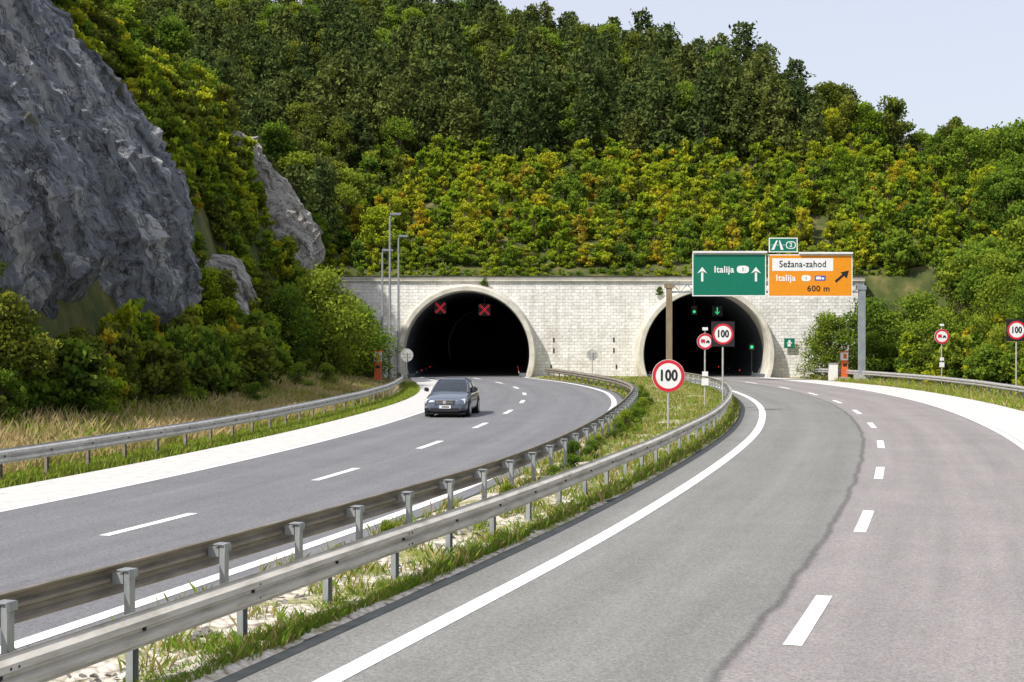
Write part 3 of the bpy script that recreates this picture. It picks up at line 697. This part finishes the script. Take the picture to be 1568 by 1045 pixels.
def broad(seed,h,wd,mats,n=3200,L=.28,W=.19,low=.25,nc=22,cone=0.0,trunk=True):
    w=B('bark'); C=[];LT=[]
    if trunk: w.tube([(0,0,-.5),(.04*h,0,h*.25),(0,.03*h,h*.55),(0,0,h*.85)],[h*.022,h*.018,h*.012,.02],7)
    cl=[]
    for i in range(nc):
        t=rng.uniform(low,.98); env=math.sin(math.pi*min(1,(t-low)/(1-low)*.8+.18))**.6*(1-cone*(t-low)/(1-low))
        a=rng.random()*6.283; r=wd/2*env*rng.uniform(.2,.9)
        c=np.array([r*math.cos(a),r*math.sin(a),t*h*.93]); rr=wd*rng.uniform(.09,.18)*(1-.45*t*cone)
        cl.append((c,rr))
        s=(0,0,max(0,c[2]*.5)) 
        w.tube([s,((s[0]+c[0])*.55,(s[1]+c[1])*.55,(s[2]+c[2])*.5),tuple(c)],[h*.009,h*.006,.010],4,cap=False)
    tot=sum(r**2 for _,r in cl)
    for c,r in cl:
        m=int(n*r*r/tot); v=unit(m)*np.cbrt(rng.uniform(.05,1.3,(m,1)))*r*np.array([1.15,1.15,.8])+c
        v+=rng.normal(size=v.shape)*.12*r; LT.append((v[:,2]-c[2])/r*1.1-.05); v[:,2]=np.maximum(v[:,2],.05*h); C.append(v)  # clump tops lean to the lit tone, undersides to the shaded one
    return veg_mesh('broadleaf_form',np.concatenate(C),np.concatenate(LT),L,W,mats,w)
pm=[leaf_mat('pine_needles',[(0,(.034,.056,.019)),(.5,(.050,.078,.024)),(1,(.080,.100,.028))],.5,.2),leaf_mat('pine_needles_light',[(0,(.085,.12,.036)),(.5,(.12,.16,.044)),(1,(.18,.20,.048))],.6,.3)]  # each leaf pair below: shaded tone first, lit tone second
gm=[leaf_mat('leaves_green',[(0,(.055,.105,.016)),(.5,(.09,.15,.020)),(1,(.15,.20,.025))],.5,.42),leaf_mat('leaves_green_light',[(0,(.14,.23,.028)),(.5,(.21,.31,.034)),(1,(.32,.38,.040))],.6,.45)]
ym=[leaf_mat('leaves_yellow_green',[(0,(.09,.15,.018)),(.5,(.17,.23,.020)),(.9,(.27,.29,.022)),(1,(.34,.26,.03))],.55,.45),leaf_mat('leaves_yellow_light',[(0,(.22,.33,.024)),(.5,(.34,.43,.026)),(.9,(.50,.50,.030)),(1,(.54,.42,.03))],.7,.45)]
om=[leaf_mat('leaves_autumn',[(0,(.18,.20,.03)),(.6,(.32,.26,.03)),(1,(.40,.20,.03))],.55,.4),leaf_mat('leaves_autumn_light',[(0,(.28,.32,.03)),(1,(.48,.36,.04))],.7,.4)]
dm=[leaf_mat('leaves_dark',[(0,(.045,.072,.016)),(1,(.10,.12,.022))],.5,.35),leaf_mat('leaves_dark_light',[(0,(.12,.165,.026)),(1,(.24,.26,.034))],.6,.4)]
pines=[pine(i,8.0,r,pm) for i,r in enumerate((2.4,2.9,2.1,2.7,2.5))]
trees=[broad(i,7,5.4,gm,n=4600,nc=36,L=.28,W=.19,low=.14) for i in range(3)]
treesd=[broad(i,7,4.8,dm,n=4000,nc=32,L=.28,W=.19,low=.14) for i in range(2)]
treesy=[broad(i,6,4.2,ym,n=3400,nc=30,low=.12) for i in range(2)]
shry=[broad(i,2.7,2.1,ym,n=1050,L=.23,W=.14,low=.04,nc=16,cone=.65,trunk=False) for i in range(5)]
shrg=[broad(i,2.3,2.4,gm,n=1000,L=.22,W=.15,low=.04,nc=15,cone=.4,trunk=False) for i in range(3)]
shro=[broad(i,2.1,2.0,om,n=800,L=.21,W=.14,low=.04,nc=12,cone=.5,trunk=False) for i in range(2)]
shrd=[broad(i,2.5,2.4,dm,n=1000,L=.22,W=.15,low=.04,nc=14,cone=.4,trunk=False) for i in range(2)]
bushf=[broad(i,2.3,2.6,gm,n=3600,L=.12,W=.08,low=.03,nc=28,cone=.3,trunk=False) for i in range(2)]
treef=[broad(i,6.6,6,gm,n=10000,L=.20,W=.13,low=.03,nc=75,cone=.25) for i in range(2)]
cnt=0
def put(meshes,x,y,s,parent,z=None,sz=None,name='plant'):
    global cnt
    me=meshes[random.randrange(len(meshes))]; o=bpy.data.objects.new(name,me)
    o.location=(x,y,(H(x,y) if z is None else z)-.1*s); o.rotation_euler=(random.uniform(-.06,.06),random.uniform(-.06,.06),random.uniform(0,6.28)); q=s*random.uniform(.85,1.15)
    o.scale=(q,q,s*(sz or random.uniform(.85,1.2))); link(o,parent); cnt+=1; return o
def jit(x0,x1,y0,y1,st,j=.45):
    y=y0
    while y<y1:
        x=x0+random.uniform(0,st)
        while x<x1:
            yield x+random.uniform(-j,j)*st,y+random.uniform(-j,j)*st
            x+=st
        y+=st
forest=empty('pine_forest')
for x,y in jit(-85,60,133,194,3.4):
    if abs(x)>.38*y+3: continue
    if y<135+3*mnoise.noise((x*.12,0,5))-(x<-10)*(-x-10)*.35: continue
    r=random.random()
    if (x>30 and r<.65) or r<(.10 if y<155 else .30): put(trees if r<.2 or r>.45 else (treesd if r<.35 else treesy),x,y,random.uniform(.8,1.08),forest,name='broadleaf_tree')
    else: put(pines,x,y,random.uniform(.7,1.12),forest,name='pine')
hedge=empty('hillside_shrubs')
x=-19
while x<31:
    put(shry if random.random()<.6 else shrg,x,111.0+random.uniform(-.2,.4),random.uniform(.35,.7),hedge,z=7.4,name='shrub'); x+=random.uniform(.5,.95)
x=-19
while x<36:
    put(shry if random.random()<.65 else shrg,x,112.6+random.uniform(-.5,.5),random.uniform(.6,1.0),hedge,name='shrub'); x+=random.uniform(.7,1.2)
for x,y in jit(-17,46,113.5,139,1.6):
    if abs(x)>.38*y+3: continue
    if mnoise.noise((x*.22,y*.22,8))<-.42 and random.random()<.75: continue
    k=mnoise.noise((x*.1,y*.13,2))+random.uniform(-.3,.3)
    m=shry if k>-.24 else shrg
    if random.random()<.06: m=shrd
    if random.random()<.06: m=shro
    if 30.3<x<33 and 113<y<117.5: continue
    if y<114: put(m,x,y,random.uniform(.6,.95),hedge,name='shrub')
    elif random.random()<.03: put(treesy,x,y,random.uniform(.5,.75),hedge,name='tree')
    else: put(m,x,y,random.uniform(.75,1.4),hedge,name='shrub')
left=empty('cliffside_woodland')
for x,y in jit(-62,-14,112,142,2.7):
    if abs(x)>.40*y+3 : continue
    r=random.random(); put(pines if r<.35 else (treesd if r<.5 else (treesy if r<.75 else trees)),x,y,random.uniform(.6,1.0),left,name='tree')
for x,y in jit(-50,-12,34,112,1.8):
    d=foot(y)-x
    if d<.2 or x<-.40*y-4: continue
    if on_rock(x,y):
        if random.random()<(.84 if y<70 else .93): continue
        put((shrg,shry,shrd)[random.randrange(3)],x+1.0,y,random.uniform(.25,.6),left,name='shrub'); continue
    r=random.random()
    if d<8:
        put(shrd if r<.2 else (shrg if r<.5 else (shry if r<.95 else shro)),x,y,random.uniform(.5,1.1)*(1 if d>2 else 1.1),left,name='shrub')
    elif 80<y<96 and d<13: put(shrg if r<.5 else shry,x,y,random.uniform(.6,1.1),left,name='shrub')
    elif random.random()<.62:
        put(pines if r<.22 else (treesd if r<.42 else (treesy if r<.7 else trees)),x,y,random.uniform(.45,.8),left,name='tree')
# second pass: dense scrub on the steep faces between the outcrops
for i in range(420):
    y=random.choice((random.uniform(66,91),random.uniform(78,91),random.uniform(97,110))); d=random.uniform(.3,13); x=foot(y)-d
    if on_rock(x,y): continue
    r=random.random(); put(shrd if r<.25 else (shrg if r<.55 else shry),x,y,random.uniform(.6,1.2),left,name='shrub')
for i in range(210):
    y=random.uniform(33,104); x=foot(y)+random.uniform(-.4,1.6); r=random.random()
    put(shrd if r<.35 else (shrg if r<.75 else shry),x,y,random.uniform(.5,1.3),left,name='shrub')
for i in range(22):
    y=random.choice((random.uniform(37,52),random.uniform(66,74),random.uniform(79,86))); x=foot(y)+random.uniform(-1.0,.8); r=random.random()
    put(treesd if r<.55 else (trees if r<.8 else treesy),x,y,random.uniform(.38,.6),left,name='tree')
right=empty('roadside_woodland')
for x,y in jit(27.5,62,66,140,2.4):
    if x>.42*y+4: continue
    rx=max(CR.X(min(y,108))+9.6,26.5); d=x-rx
    if d<1.6: continue
    if y>110 and 30.3<x<33 and y<117: continue
    r=random.random()
    if d<5: put(shrg if r<.6 else (shrd if r<.7 else shry),x,y,random.uniform(.9,1.7),right,name='shrub')
    elif y>106 and d<13: put(shry if r<.35 else (shro if r<.65 else shrg),x,y,random.uniform(.8,1.4),right,name='shrub')
    elif random.random()<.8: put(trees if r<.55 else (treesy if r<.72 else (treesd if r<.85 else shro)),x,y,random.uniform(.6,1.0),right,name='tree')
for i in range(170):
    y=random.uniform(72,116); x=max(CR.X(min(y,108))+10.6,27)+random.random()**1.3*8
    if 30.3<x<33 and y>108: continue
    put(shrg if random.random()<.6 else shry,x,y,random.uniform(.7,1.4),right,name='shrub')
def single(name,meshes,x,y,s,z=None,sz=1):
    return put(meshes,x,y,s,None,z,sz,name)
for (x,y,s) in ((-11.0,83,1.05),(-12.4,79,.8),(-9.6,88,.78),(-10.9,90,.85),(-11.4,96,.9)): single('roadside_tree',treef,x,y,s,z=H(x,y)-.4*s)
for (x,y,s) in ((23.5,105.5,.82),(26.3,105,1.05),(25.6,101.5,.6),(28.5,96,.85),(29.2,103,1.0),(31.5,92,.95),(34.5,88,1.1),(33.5,98,1.05),(28.8,84,.6),(32,86,.8),(30,80,.6)): single('roadside_tree',treef,x,y,s,z=max(0,H(x,y))-.4*s)
for (x,y,s) in ((-12.7,44,.62),(-15.3,41.5,.85),(-12.2,52,.5),(-10.3,57,.45),(-10.2,68,.6),(-16.3,44,.9),(-14.4,40,.7),(-13.3,47.5,.7),(-11.0,62,.5),(-9.6,73,.6),(-13.9,43,.5)): single('bush',bushf,x,y,s)
for (x,z,s) in ((-2.1,7.3,.35),(11.3,6.6,.3)): single('wall_creeper',shrg,x,108.9,s,z=z-.3)

# --- grass
grm=[leaf_mat('grass_green',[(0,(.16,.26,.03)),(1,(.25,.36,.04))],.6,.35),leaf_mat('grass_dry',[(0,(.42,.34,.15)),(1,(.60,.48,.25))],.6,.3),leaf_mat('grass_olive',[(0,(.22,.24,.05)),(1,(.36,.35,.08))],.6,.3)]
def grass(name,pts,hts,wd,mi,parent=None):
    P=np.array(pts); n=len(P); h=np.array(hts)[:,None]; a=rng.random(n)*6.283; dx=np.stack([np.cos(a),np.sin(a),np.zeros(n)],1)
    lean=rng.normal(size=(n,3))*.35*h; lean[:,2]=0; up=np.array([0,0,1.])*h; w=np.array(wd)[:,None] if np.ndim(wd) else wd
    V=np.stack([P-dx*w/2,P+dx*w/2,P+lean*.4+up*.6+dx*w*.3,P+lean+up],1).reshape(-1,3).tolist()
    F=[(4*i,4*i+1,4*i+2,4*i+3) for i in range(n)]
    return mesh_obj(name,V,F,grm,mi,parent=parent)
pts=[];hs=[];ws=[];mi=[]
for i in range(75000):
    y=5.5+95*random.random()**2.0; o=-5.05-abs(random.gauss(0,.28)) ; p=CR.off(y,o)
    cl=mnoise.noise((p[0]*1.1,p[1]*1.1,4)); c3=mnoise.noise((p[0]*4,p[1]*4,7))
    if o<-5.55 and cl<-.05: continue
    if cl<-.45 or c3<-.33: continue
    pts.append((p[0],p[1],.04)); hs.append(random.uniform(.04,.12)*(1+1.0*max(0,cl)+.8*max(0,c3))); ws.append(.009+.00045*y); r=random.random(); mi.append(0 if r<.72 else (2 if r<.93 else 1))
for i in range(60000):
    y=5.5+100*random.random()**1.2
    a=CL.off(y,f(RL)(y)); b_=CR.off(y,f(EL)(y)); t=random.random(); x=a[0]+(b_[0]-a[0])*t; yy_=a[1]+(b_[1]-a[1])*t
    cl=mnoise.noise((x*.8,yy_*.8,14))+.35*mnoise.noise((x*3,yy_*3,1))
    if cl<np.interp(y,[10,30,45],[.12,.0,-.25]): continue
    pts.append((x,yy_,.05)); hs.append(random.uniform(.06,.26)); ws.append(.014+.0005*y); r=random.random(); mi.append(0 if r<.4 else (2 if r<.75 else 1))
grass('grass_verge',pts,hs,ws,mi)
pts=[];hs=[];ws=[];mi=[]
for i in range(65000):
    y=24+72*random.random()**1.1; rail=f([(4,-6.5),(40,-6.6),(80,-7.2)])(y); o=random.uniform(-5.95,-6.9) if i%4==0 else rail-.1-abs(random.gauss(0,2.6))
    p=CL.off(y,o)
    if p[0]<foot(y)-.5: continue
    cl=mnoise.noise((p[0]*.35,p[1]*.35,4))
    pts.append((p[0],p[1],max(0,H(p[0],p[1])))); near=o>-7.3; hs.append(random.uniform(.08,.22) if near else random.uniform(.12,.45)); ws.append(.02+.0006*y)
    r=random.random(); mi.append((0 if r<.6 else 2) if near else (1 if r<.62+cl else (2 if r<.88 else 0)))
for i in range(15000):
    y=44+62*random.random(); o=7.05+abs(random.gauss(0,2.2)); p=CR.off(y,o)
    pts.append((p[0],p[1],max(0,H(p[0],p[1])))); hs.append(random.uniform(.1,.35)); ws.append(.05); r=random.random(); mi.append(0 if r<.45 else (2 if r<.8 else 1))
grass('roadside_grass',pts,hs,ws,mi)
wd=empty('median_weeds')
for y,k in ((21.5,.18),(27.5,.16),(30.5,.2),(33,.24),(35,.26),(36.5,.24),(39,.24),(43,.3),(46,.36),(47.5,.32),(50,.34),(54,.3),(58,.32),(63,.32),(70,.3),(78,.3)):
    x=R2.X(y)+random.uniform(.15,.5); put(bushf,x,y,k,wd,z=.05,name='weed')

# ------------------------------------------------------------------ sky, sun, camera
sd=Vector((-.70,-.60,1.0)).normalized()
el=math.asin(sd.z); az=math.atan2(sd.x,sd.y)
w=bpy.data.worlds.new('World'); scene.world=w; w.use_nodes=True; nt=w.node_tree
sky=nt.nodes.new('ShaderNodeTexSky'); sky.sky_type='NISHITA'; sky.sun_disc=False; sky.sun_elevation=el; sky.sun_rotation=az%(2*math.pi)
sky.air_density=1.0; sky.dust_density=3; sky.ozone_density=1.0
hz=nt.nodes.new('ShaderNodeMixRGB'); hz.inputs[0].default_value=.62; hz.inputs[2].default_value=(6.3,6.4,7.2,1)   # thin high haze
nt.links.new(sky.outputs[0],hz.inputs[1])
nt.links.new(hz.outputs[0],nt.nodes['Background'].inputs[0]); nt.nodes['Background'].inputs[1].default_value=.15
l=bpy.data.lights.new('sun','SUN'); l.energy=4.9; l.angle=R(.5); l.color=(1,.955,.88); lo=bpy.data.objects.new('sun',l); lo.rotation_euler=sd.to_track_quat('Z','Y').to_euler(); lo.location=(-30,-20,60); link(lo)
cam=bpy.data.cameras.new('camera'); cam.lens=50; cam.sensor_width=36; cam.clip_end=5000; co=bpy.data.objects.new('camera',cam); co.location=(0,0,3.3); co.rotation_euler=(R(90-.28),0,0); link(co); scene.camera=co
scene.view_settings.view_transform='Standard'; scene.view_settings.look='None'; scene.view_settings.exposure=0
print('instances',cnt)
